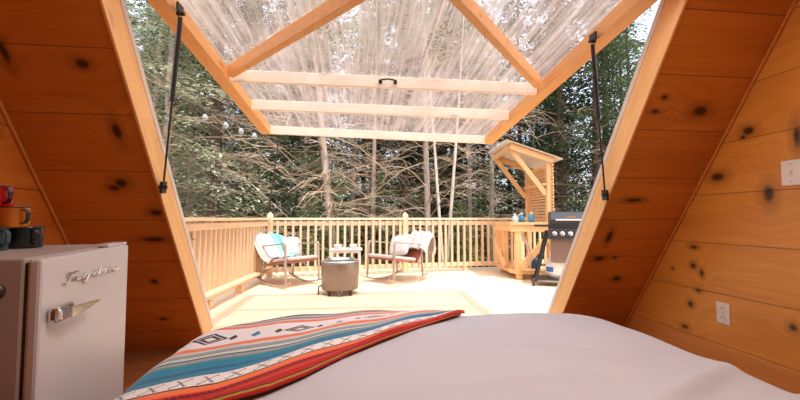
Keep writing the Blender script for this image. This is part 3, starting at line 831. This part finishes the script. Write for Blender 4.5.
# ------------------------------------------------------------------ outdoor sink stand with roof
psi = radians(5.7); KO = Vector((2.37, 5.52, 0)); KX = Vector((cos(psi), -sin(psi), 0)); KY = Vector((sin(psi), cos(psi), 0))
KW, KD = .61, .98
def K(a, b_, z): return KO + KX*a + KY*b_ + Vector((0,0,z))
def kbox(m, a0,a1,b0,b1,z0,z1): m.hexa([K(*q) for q in [(a0,b0,z0),(a1,b0,z0),(a1,b1,z0),(a0,b1,z0),(a0,b0,z1),(a1,b0,z1),(a1,b1,z1),(a0,b1,z1)]])
def kbar(m, p, q, w, h, up=(0,0,1)): m.bar(K(*p), K(*q), w, h, up)
ks = thing('outdoor_sink_stand', 'tall pine outdoor sink stand with slatted back and small sloping roof', 'sink stand', tuple(KO))
k = MB(); k.prism([K(*q) for q in [(-.02,.10,.09),(.08,-.03,.09),(KW-.06,-.03,.09),(KW+.03,.08,.09),(KW+.03,KD,.09),(-.02,KD,.09)]], (0,0,.045)); k.build('lower_platform', M['kit_x'], ks, bevel=.003)
k = MB(); k.prism([K(*q) for q in [(-.04,.10,.135),(.07,-.05,.135),(KW-.05,-.05,.135),(KW+.02,.06,.135),(KW+.02,.10,.135),(.0,.12,.135)]], (0,0,.018)); k.build('platform_edge', M['kit_x'], ks)
for a, b_ in ((.10,.05),(KW-.1,.05),(.1,KD-.1),(KW-.1,KD-.1)):
    k = MB(); kbox(k, a-.04,a+.04,b_-.04,b_+.04,0,.09); k.build('foot', M['kit'], ks)
for (a, b_, h) in ((.08,.03,.84),(.0,KD-.05,.84),(.02,.50,.84)):
    k = MB(); kbox(k, a-.045,a+.045,b_-.045,b_+.045,.154,h); k.build('post', M['kit'], ks, bevel=.003)
for (b_, h) in ((.03,1.80),(KD-.05,1.76)):
    k = MB(); kbox(k, KW-.07,KW+.0,b_-.045,b_+.045,.154,h); k.build('tall_post', M['kit'], ks, bevel=.003)
k = MB(); kbox(k, -.05, KW-.075, -.04, KD+.02, .84, .88)
k.build('counter_top', M['kit_x'], ks, bevel=.004)
k = MB(); kbox(k, -.03, KW-.075, -.025, .0, .74, .838); kbox(k, -.05, -.03, -.02, KD, .74, .838); k.build('apron', M['kit_x'], ks)
k = MB()
for i in range(19):
    z = .87+i*.049
    kbox(k, KW-.0, KW+.018, -.06+(.012 if i % 2 else 0), KD+.03, z, z+.037)
k.build('slat_back', M['kit_x'], ks)
k = MB(); kbox(k, KW-.13, KW-.072, .0, KD-.1, 1.46, 1.49); kbox(k, KW-.10, KW-.072, .05, KD-.1, 1.72, 1.77); k.build('shelf', M['kit_x'], ks)
k = MB(); kbar(k, (.10,-.062,.20), (KW-.02,-.062,.72), .03, .10); k.build('diagonal_brace', M['kit'], ks)
k = MB(); kbar(k, (-.07,.25,.20), (-.07,KD-.15,.55), .03, .07); k.build('diagonal_brace', M['kit'], ks)
# roof
zt = 2.07; zw = 1.82
k = MB(); kbar(k, (-.02,0.03,zt), (-.02,KD-.02,zt-.02), .04, .09); k.build('roof_beam', M['kit_x'], ks)
k = MB(); kbar(k, (-.04,-.04,zt), (KW+.02,-.04,zw+.02), .04, .09); k.build('roof_rafter', M['kit_x'], ks)
k = MB(); kbar(k, (-.04,KD+.0,zt), (KW+.02,KD+.0,zw), .04, .09); k.build('roof_rafter', M['kit_x'], ks)
for b_ in (.03, KD-.05):
    k = MB(); kbar(k, (0.0,b_,zt-.05), (KW-.075,b_,1.32), .04, .07); k.build('roof_brace', M['kit'], ks)
k = MB()
def rf(u, v):
    a = -.12+(KW+.26)*u; b_ = -.13+(KD+.22)*v
    return K(a, b_, zt+.055+(zw-zt+.02)*(a+.04)/(KW+.06)+.010*sin(b_*2*pi/.08))
k.grid(rf, 8, 110, uv=False); k.build('corrugated_roof', plain('grey_corrugated_plastic', S(206,200,196), .3, 0, .12, 5), ks, smooth=True)
# drain pipe under the counter
k = MB(); k.tube([K(.20,.15,.83),K(.20,.15,.70),K(.22,.15,.60),K(.28,.16,.53),K(.31,.17,.44),K(.31,.17,.155)], .028, 12); k.build('drain_pipe', M['white_plastic'], ks, smooth=True)
# things on the stand
M['bluep'] = plain('blue_plastic', S(74,152,190), .35, 0, .1)
M['bluew'] = plain('pale_blue_plastic', S(206,222,230), .35, 0, .06)
def tumbler(label, a, b_, m, r=.04, h=.13):
    q = K(a, b_, .8805); t = thing('bottle', label, 'bottle', tuple(q), 'bottles on the sink stand counter')
    k = MB(); k.lathe([(0,0),(r,0),(r,h*.62),(r*.45,h*.78),(r*.4,h*.8),(0,h*.8)], q, 18); k.build('body', m, t, smooth=True)
    k = MB(); k.lathe([(0,h*.80),(r*.5,h*.80),(r*.5,h),(0,h)], q, 14); k.build('cap', M['white_plastic'], t)
tumbler('pale blue bottle nearest the open end of the sink stand counter', .10, .20, M['bluew'], .045, .14)
tumbler('bright blue bottle in the middle of the sink stand counter', .24, .30, M['bluep'], .05, .16)
tumbler('blue bottle closest to the slatted back of the sink stand', .37, .22, M['bluep'], .045, .17)
k = MB()
def blob(k, c, rx, ry, rz, seed):
    def fn(u, v):
        a = 2*pi*u; e = pi*(v-.5); s = 1+.10*sin(3*a+seed)*cos(e)+.06*sin(7*a+5*e)
        return Vector(c)+Vector((rx*cos(a)*cos(e)*s, ry*sin(a)*cos(e)*s, max(-rz*.92, rz*sin(e)*s)))
    k.grid(fn, 24, 14)
q = K(.17,.16,.135+.075); blob(k, q, .075, .07, .08, 1); tag(k.build('plastic_bag', M['bluew'], origin=q-Vector((0,0,.07)), smooth=True), 'crumpled white bag on the lower platform of the sink stand', 'bag')
t = thing('water_jug', 'small blue jug on the lower platform of the sink stand', 'jug', tuple(K(.40,.26,.136)))
k = MB(); k.lathe([(0,0),(.06,0),(.065,.02),(.065,.13),(.025,.17),(.022,.20),(0,.20)], K(.42,.24,.1355), 20); k.build('body', plain('deep_blue_plastic', S(40,96,140), .35), t, smooth=True)
k = MB(); k.lathe([(0,.2),(.027,.2),(.027,.225),(0,.225)], K(.42,.24,.1355), 14); k.build('cap', M['white_plastic'], t)

# ------------------------------------------------------------------ grill
GO = Vector((2.50, 4.95, 0)); ga = radians(-24); GX = Vector((cos(ga), sin(ga), 0)); GYv = Vector((-sin(ga), cos(ga), 0))
def G(a, b_, z): return GO+GX*a+GYv*b_+Vector((0,0,z))
def gbox(m, a0,a1,b0,b1,z0,z1): m.hexa([G(*q) for q in [(a0,b0,z0),(a1,b0,z0),(a1,b1,z0),(a0,b1,z0),(a0,b0,z1),(a1,b0,z1),(a1,b1,z1),(a0,b1,z1)]])
gr = thing('gas_grill', 'black gas grill on a wheeled cart beside the right jamb', 'grill', tuple(GO))
M['hood'] = plain('dark_grey_hood_enamel', S(58,58,62), .35, .2, .1)
k = MB()
prof = [(0.0,.875),(0.0,.93),(.03,.99),(.09,1.03),(.18,1.045),(.30,1.04),(.38,1.01),(.42,.95),(.43,.875)]
k.prism([G(.15,b_,z) for b_, z in prof], GX*.60); hood = k.build('hood', M['hood'], gr, bevel=.012)
k = MB(); k.tube([G(.22,-.002,.925),G(.22,-.04,.925),G(.68,-.04,.925),G(.68,-.002,.925)], .011, 8); k.build('hood_handle', M['chrome'], hood)
k = MB(); gbox(k, .36,.48,.010,.02,.955,.975); k.build('badge', M['chrome'], hood)
k = MB(); gbox(k, .15,.75,.0,.43,.77,.873); k.build('firebox', M['black'], gr, bevel=.006)
k = MB(); k.hexa([G(*q) for q in [(.12,-.06,.66),(.76,-.06,.66),(.76,.0,.66),(.12,.0,.66),(.12,-.025,.80),(.76,-.025,.80),(.76,.0,.80),(.12,.0,.80)]]); pn = k.build('control_panel', plain('grey_control_panel', S(52,50,52), .35, .3), gr, bevel=.004)
for a in (.20,.30,.40,.50,.60,.70):
    k = MB(); k.lathe([(.030,0),(.030,.006),(.024,.008),(.022,.03),(0,.032)], G(a,-.045,.735), 18, Matrix.Rotation(ga,4,'Z') @ Matrix.Rotation(radians(76),4,'X')); k.build('knob', M['chrome'] if a != .5 else M['black'], pn)
k = MB(); gbox(k, -.05,.145,.02,.40,.83,.855); k.build('side_shelf', M['black'], gr, bevel=.006)
k = MB(); gbox(k, .755,.95,.02,.40,.83,.855); k.build('side_shelf', M['black'], gr, bevel=.006)
k = MB(); gbox(k, .15,.74,-.01,.01,.34,.655); k.build('front_panel', plain('brown_grey_panel', S(122,98,86), .5, .2, .06), gr, bevel=.004)
for a0, a1 in ((.125,-.05),(.735,.80)):
    for b_ in (.03,.40):
        k = MB(); k.bar(G(a0,b_,.77), G(a1,b_,.06), .035, .028, tuple(GYv)); k.build('leg', M['black'], gr)
k = MB(); gbox(k, -.045,.80,.01,.42,.085,.105); k.build('bottom_shelf', M['black'], gr, bevel=.004)
for a in (-.08,.83):
    for b_ in (.03,.40):
        k = MB(); k.lathe([(0,-.014),(.05,-.014),(.055,-.008),(.055,.008),(.05,.014),(0,.014)], G(a,b_,.055), 20, Matrix.Rotation(ga,4,'Z') @ Matrix.Rotation(pi/2,4,'Y')); k.build('wheel', M['gasket'], gr)
# propane bottle under the grill
q = G(.24,.20,.1055)
t = thing('propane_cylinder', 'white propane cylinder with a blue patch on the grill bottom shelf', 'cylinder', tuple(q))
k = MB(); k.lathe([(0,.0),(.10,.0),(.10,.02),(.14,.04),(.15,.08),(.15,.20),(.14,.25),(.09,.29),(.03,.30),(0,.30)], q, 28); k.build('tank', plain('white_tank_paint', S(226,214,206), .4), t, smooth=True)
k = MB()
def lab(u, v): a = radians(-185+50*u); return q+Vector((.1512*cos(a), .1512*sin(a), .09+.07*v))
k.grid(lab, 10, 2); k.build('blue_patch', plain('blue_label', S(40,110,180), .5), t)
k = MB(); k.lathe([(.085,.29),(.088,.36),(.082,.36),(.080,.29)], q, 24); k.build('collar', M['white_plastic'], t, smooth=True)

# ------------------------------------------------------------------ string lights and pole
pl = RA+Vector((-.05,.11,0))
k = MB(); k.tube([Vector((pl.x,pl.y,-.2)), Vector((pl.x,pl.y,1.1)), Vector((pl.x+.05,pl.y,1.5)), Vector((pl.x+.13,pl.y,2.16))], [.022,.02,.012,.010], 8)
tag(k.build('slim_pole', M['darkmetal'], origin=(pl.x,pl.y,-.2)), 'slim dark pole rising behind the corner post of the railing', 'pole')
sl = thing('string_lights', 'string of clear round bulbs sagging at the left of the flap', 'string lights', (-1.9, 5.2, 2.3))
pts = [Vector((pl.x+.13,pl.y,2.16)), Vector((-1.43,5.2,2.16)), Vector((-1.606,5.2,2.22)), Vector((-1.804,5.2,2.30)), Vector((-2.077,5.2,2.40)), Vector((-2.6,5.1,2.66)), Vector((-3.4,5.0,3.1))]
k = MB(); k.tube(pts, .006, 6); k.build('wire', M['black'], sl)
M['bulb'] = plain('clear_bulb_glass', S(222,222,220), .08, 0, .05); M['bulb'].node_tree.nodes['Principled BSDF'].inputs['Transmission Weight'].default_value = .6
for p in pts[1:5]:
    k = MB(); k.lathe([(0,-.135),(.022,-.128),(.036,-.105),(.034,-.08),(.018,-.055),(.013,-.045)], p, 14); bo = k.build('bulb', M['bulb'], sl, smooth=True)
    k = MB(); k.lathe([(.015,-.048),(.015,-.004),(.006,.0)], p, 12); k.build('bulb_socket', M['black'], bo)

# ------------------------------------------------------------------ forest
def tree_trunk(rng, H, r, lean):
    k = MB(); n = 14; pts = []; rs = []
    for i in range(n+1):
        t = i/n; pts.append((lean*t*H*.1+.05*H/12*sin(3*t+rng.random()*.4), .04*sin(5*t+1), H*t)); rs.append(max(.012, r*(1-t)**.8*(1.25 if i == 0 else 1)))
    k.tube(pts, rs, 9); return k, pts
def trunk_at(pts, z, H):
    t = max(0, min(.999, z/H))*(len(pts)-1); i = int(t); f = t-i
    return Vector(pts[i]).lerp(Vector(pts[i+1]), f)
def bare_branches(rng, pts, H, z0, z1, n, lmin, lmax, thick=.014):
    k = MB()
    for i in range(n):
        z = z0+(z1-z0)*rng.random(); o = trunk_at(pts, z, H); a = rng.random()*2*pi; L_ = lmin+(lmax-lmin)*rng.random()
        up = rng.uniform(-.2, .9); dr = rng.uniform(.4, 1.6); P = []
        bend = rng.uniform(-.5, .5)
        for j in range(7):
            t = j/6; aa = a+bend*t*t; P.append(o+Vector((cos(aa)*L_*t, sin(aa)*L_*t, L_*(up*t-dr*.5*t*t)+.03*rng.uniform(-1,1))))
        k.tube(P, [thick*(1-.8*j/6)*(.6+.5*L_/lmax) for j in range(7)], 4, cap=False)
        for q in range(rng.randint(7, 13)):
            t = rng.uniform(.25, .98); j = min(5, int(t*6)); s0 = P[j].lerp(P[j+1], t*6-j)
            aa = a+rng.choice((-1,1))*rng.uniform(.4,1.2); l2 = L_*rng.uniform(.15,.4)
            m1 = s0+Vector((cos(aa)*l2*.5, sin(aa)*l2*.5, l2*rng.uniform(-.15,.2))); e1 = s0+Vector((cos(aa)*l2, sin(aa)*l2, l2*rng.uniform(-.5,.25)))
            k.tube([s0, m1, e1], [thick*.38, thick*.28, thick*.12], 3, cap=False)
    return k
def foliage(rng, pts, H, z0, Lmax, step, nb, dens, leaf, taper=.8, droop=.35):
    k = MB(); V = k.v; F = k.f
    z = z0
    while z < H*.985:
        frac = (z-z0)/(H-z0); L0 = Lmax*(1-frac)**taper*(0.75+.25*min(1, frac*6))+.12
        o = trunk_at(pts, z, H)
        for b_ in range(nb):
            a = rng.random()*2*pi; L_ = L0*rng.uniform(.6,1.1); dr = droop*rng.uniform(.5,1.4); bz = rng.uniform(-.5,.5)*step
            ns = max(3, int(L_/.13))
            for s in range(1, ns+1):
                t = s/ns; c = o+Vector((cos(a)*L_*t, sin(a)*L_*t, bz+L_*(.12*t-dr*t*t)))
                wd = .26*(1-.45*t)+.05
                for q in range(dens):
                    side = rng.choice((-1,1)); aa = a+side*rng.uniform(.2,1.3)
                    l = leaf*rng.uniform(.6,1.4); off = Vector((rng.uniform(-1,1)*wd, rng.uniform(-1,1)*wd, rng.uniform(-.5,.35)*wd))
                    s0 = c+off; d = Vector((cos(aa), sin(aa), rng.uniform(-.7,.25))); w = Vector((-sin(aa), cos(aa), rng.uniform(-.5,.5)))*l*rng.uniform(.22,.42)
                    n0 = len(V); V.append(s0-w*.5); V.append(s0+d*l*.5+w*.6); V.append(s0+d*l); V.append(s0+d*l*.5-w*.8)
                    F.append((n0, n0+1, n0+2, n0+3))
        z += step*rng.uniform(.8,1.2)
    return k
def proto(seed, H, r, barkm, fol=None, bare=None, lean=0.0):
    rng = random.Random(seed); d = {}
    k, pts = tree_trunk(rng, H, r, lean); d['trunk'] = (k, barkm)
    if bare: d['bare_branches'] = (bare_branches(rng, pts, H, *bare[:-1]), bare[-1])
    if fol: d['foliage'] = (foliage(rng, pts, H, *fol[:-1]), fol[-1])
    d['H'] = H; return d
PROTO = {}
def inst(kind, label, px, Y, scale=1.0, rot=0.0, group=None, name='conifer_tree', zoff=0.0, sz=None, lean=0.0):
    x, y = at(px, Y); z = gz(x, y)-.05+zoff
    if kind not in PROTO:
        d = DEF[kind]; root = thing(name, label, 'tree', (0,0,0))
        for pn in ('trunk','bare_branches','foliage'):
            if pn in d:
                o = d[pn][0].build(pn, d[pn][1], root, smooth=(pn == 'trunk'), recalc=False)
                if pn != 'trunk': o['kind'] = 'stuff'
        PROTO[kind] = root; r_ = root
    else:
        r_ = copy_tree(PROTO[kind]); r_.name = name
    tag(r_, label, 'tree', group)
    if not group and 'group' in r_: del r_['group']
    r_.location = (x, y, z); r_.rotation_euler = (0, lean, rot); r_.scale = (scale, scale, sz or scale)
    return r_
TW, TWD = M['twig'], M['twig_dark']
DEF = {
 'snag':   proto(1, 11, .115, M['bark_grey'], (6.0, 1.7, .34, 4, 6, .105, M['needle_mid']), (.3, 7.0, 84, .7, 2.7, .020, TW), -.3),
 'snag2':  proto(2, 13, .095, M['bark_grey'], (6.5, 1.5, .36, 4, 6, .105, M['needle_mid']), (.4, 7.5, 64, .6, 2.3, .018, TW), .1),
 'dark':   proto(3, 13, .17, M['bark_dark'], (3.6, 2.1, .32, 5, 7, .105, M['needle_dark']), (.5, 5.5, 70, .8, 2.8, .019, TW)),
 'thin':   proto(4, 9, .055, M['bark_pale'], (6.0, .9, .4, 4, 6, .09, M['needle_pale']), (1.5, 6.5, 26, .4, 1.2, .009, TW), .2),
 'hem':    proto(5, 11, .10, M['bark_dark'], (.6, 2.2, .26, 6, 7, .10, M['needle_mid']), None),
 'hem2':   proto(6, 12, .13, M['bark_dark'], (1.4, 2.5, .30, 6, 7, .11, M['needle_dark']), (.5, 3.0, 30, .6, 1.8, .013, TWD)),
 'pale':   proto(7, 10, .10, M['bark_grey'], (1.8, 2.4, .28, 6, 8, .095, M['needle_pale']), (.5, 4.5, 70, .7, 2.2, .014, TW)),
 'sap':    proto(8, 4.2, .035, M['bark_dark'], (.25, 1.15, .17, 6, 6, .08, M['needle_mid']), None),
 'far':    proto(9, 15, .16, M['bark_dark'], (.8, 3.0, .40, 6, 5, .18, M['needle_dark']), (.5, 5, 40, .8, 2.4, .02, TWD)),
}
inst('snag', 'leaning pinkish grey trunk with a spray of bare pale branches behind the railing middle', 336, 9.6, 1.0, 0.0, name='bare_tree', lean=-.075)
inst('snag2', 'straight grey trunk with bare limbs, left of the middle railing post', 374, 11.2, .9, 1.3, name='bare_tree')
inst('snag2', 'sturdy pinkish trunk with bare limbs, just right of the middle railing post', 429, 10.6, 1.05, 3.0, name='bare_tree')
inst('thin', 'pale slender trunk, left one of the forked pair beyond the railing', 444, 10.3, 1.0, .3, name='slender_tree', lean=-.11)
inst('thin', 'pale slender trunk, right one of the forked pair beyond the railing', 446, 10.4, 1.1, 0.0, name='slender_tree', lean=.05)
inst('snag2', 'narrow grey trunk with bare limbs between the forked pair and the sink stand', 469, 12.4, .85, 4.4, name='bare_tree')
inst('dark', 'thick dark trunked conifer standing behind the left railing', 213, 9.2, 1.0, .8)
inst('pale', 'grey green conifer with pale twigs outside the left jamb', 166, 8.0, 1.0, 2.2)
inst('pale', 'grey green conifer further back beside the thick dark trunk', 190, 11.5, 1.1, 4.1)
inst('snag', 'bare branched conifer at the left edge of the opening', 148, 10.5, .95, 3.4, name='bare_tree')
inst('hem', 'bushy green hemlock behind the corner post of the railing', 283, 12.2, .85, 0.4, name='hemlock_tree')
inst('hem', 'bushy green hemlock behind the left railing', 246, 11.6, .8, 2.7, name='hemlock_tree')
inst('dark', 'dark trunked conifer right of the sink stand roof', 564, 11.0, .95, 2.6)
inst('hem2', 'dark hemlock with drooping boughs directly above the grill', 598, 10.0, .95, 1.0, name='hemlock_tree')
inst('hem2', 'dark hemlock with drooping boughs behind the sink stand roof', 522, 12.5, .9, 3.3, name='hemlock_tree')
inst('hem', 'green hemlock seen between the right strut and the right jamb', 632, 11.5, 1.0, 5.0, name='hemlock_tree')
inst('snag', 'bare conifer left of the sink stand behind the railing', 492, 11.4, .85, 1.6, name='bare_tree')
inst('snag', 'bare conifer between the leaning trunk and the straight grey trunk', 352, 13.6, .95, 2.9, name='bare_tree')
inst('dark', 'reddish dark trunk in the shade behind the middle railing post', 401, 13.5, .8, 5.3)
inst('snag2', 'thin bare conifer behind the rocking chair in the corner', 302, 13.0, .9, 5.9, name='bare_tree')
rng = random.Random(42)
for px in (262, 286, 312, 345, 388, 415, 456, 482, 505, 590, 230, 200, 180):
    inst('sap', 'low green sapling in the undergrowth just beyond the railing', px+rng.uniform(-6,6), rng.uniform(9.0, 12.5), rng.uniform(.5,.85), rng.random()*6, 'saplings beyond the railing', 'hemlock_sapling')
for row, (Y, n) in enumerate(((15.0, 15), (18.5, 16), (23, 17))):
    for i in range(n):
        px = 40+(i+.5+rng.uniform(-.3,.3))*(720/n)
        if row and 575 < px < 665: continue                 # the stand thins out here and lets the sky through
        inst('far' if (i+row) % 3 else 'hem2', 'tall dark evergreen in the dense forest stand far behind the railing', px, Y+rng.uniform(-1.2,1.2), rng.uniform(.8,1.1)*(1.0 if row == 0 else 1.05), rng.random()*6, 'dense forest stand', 'evergreen_tree')

# ------------------------------------------------------------------ light
w = bpy.data.worlds.new('sky'); bpy.context.scene.world = w; w.use_nodes = True
nt = w.node_tree; sky = nt.nodes.new('ShaderNodeTexSky'); sky.sky_type = 'NISHITA'; sky.sun_disc = False
sky.sun_elevation = radians(62); sky.sun_rotation = radians(150); sky.air_density = 1.0; sky.dust_density = 3.0
mxs = nt.nodes.new('ShaderNodeMix'); mxs.data_type = 'RGBA'; mxs.inputs[0].default_value = .6; mxs.inputs[7].default_value = (2.6, 2.6, 2.55, 1)
nt.links.new(sky.outputs[0], mxs.inputs[6]); nt.links.new(mxs.outputs[2], nt.nodes['Background'].inputs[0]); nt.nodes['Background'].inputs[1].default_value = .5
sun = bpy.data.lights.new('sun', 'SUN'); sun.energy = 3.0; sun.angle = radians(1.2); sun.color = (1, .94, .87)
so = bpy.data.objects.new('sun', sun); C.objects.link(so); so.location = (3, -4, 12)
so.rotation_euler = Vector((-.25, .47, -1.88)).to_track_quat('-Z', 'Y').to_euler()
la = bpy.data.lights.new('cabin_fill', 'AREA'); la.shape = 'DISK'; la.size = .7; la.energy = 23; la.color = (1, .95, .87)  # unseen fill light added near the ridge to brighten the interior
lo = bpy.data.objects.new('cabin_fill', la); C.objects.link(lo); lo.location = (.55, .98, 2.5); lo.rotation_euler = (0, radians(8), 0)

sc = bpy.context.scene
sc.view_settings.view_transform = 'Standard'; sc.view_settings.look = 'None'
sc.view_settings.exposure = 0.35; sc.view_settings.gamma = 1.0
sc.cycles.use_denoising = True
sc.cycles.max_bounces = 8; sc.cycles.transparent_max_bounces = 16
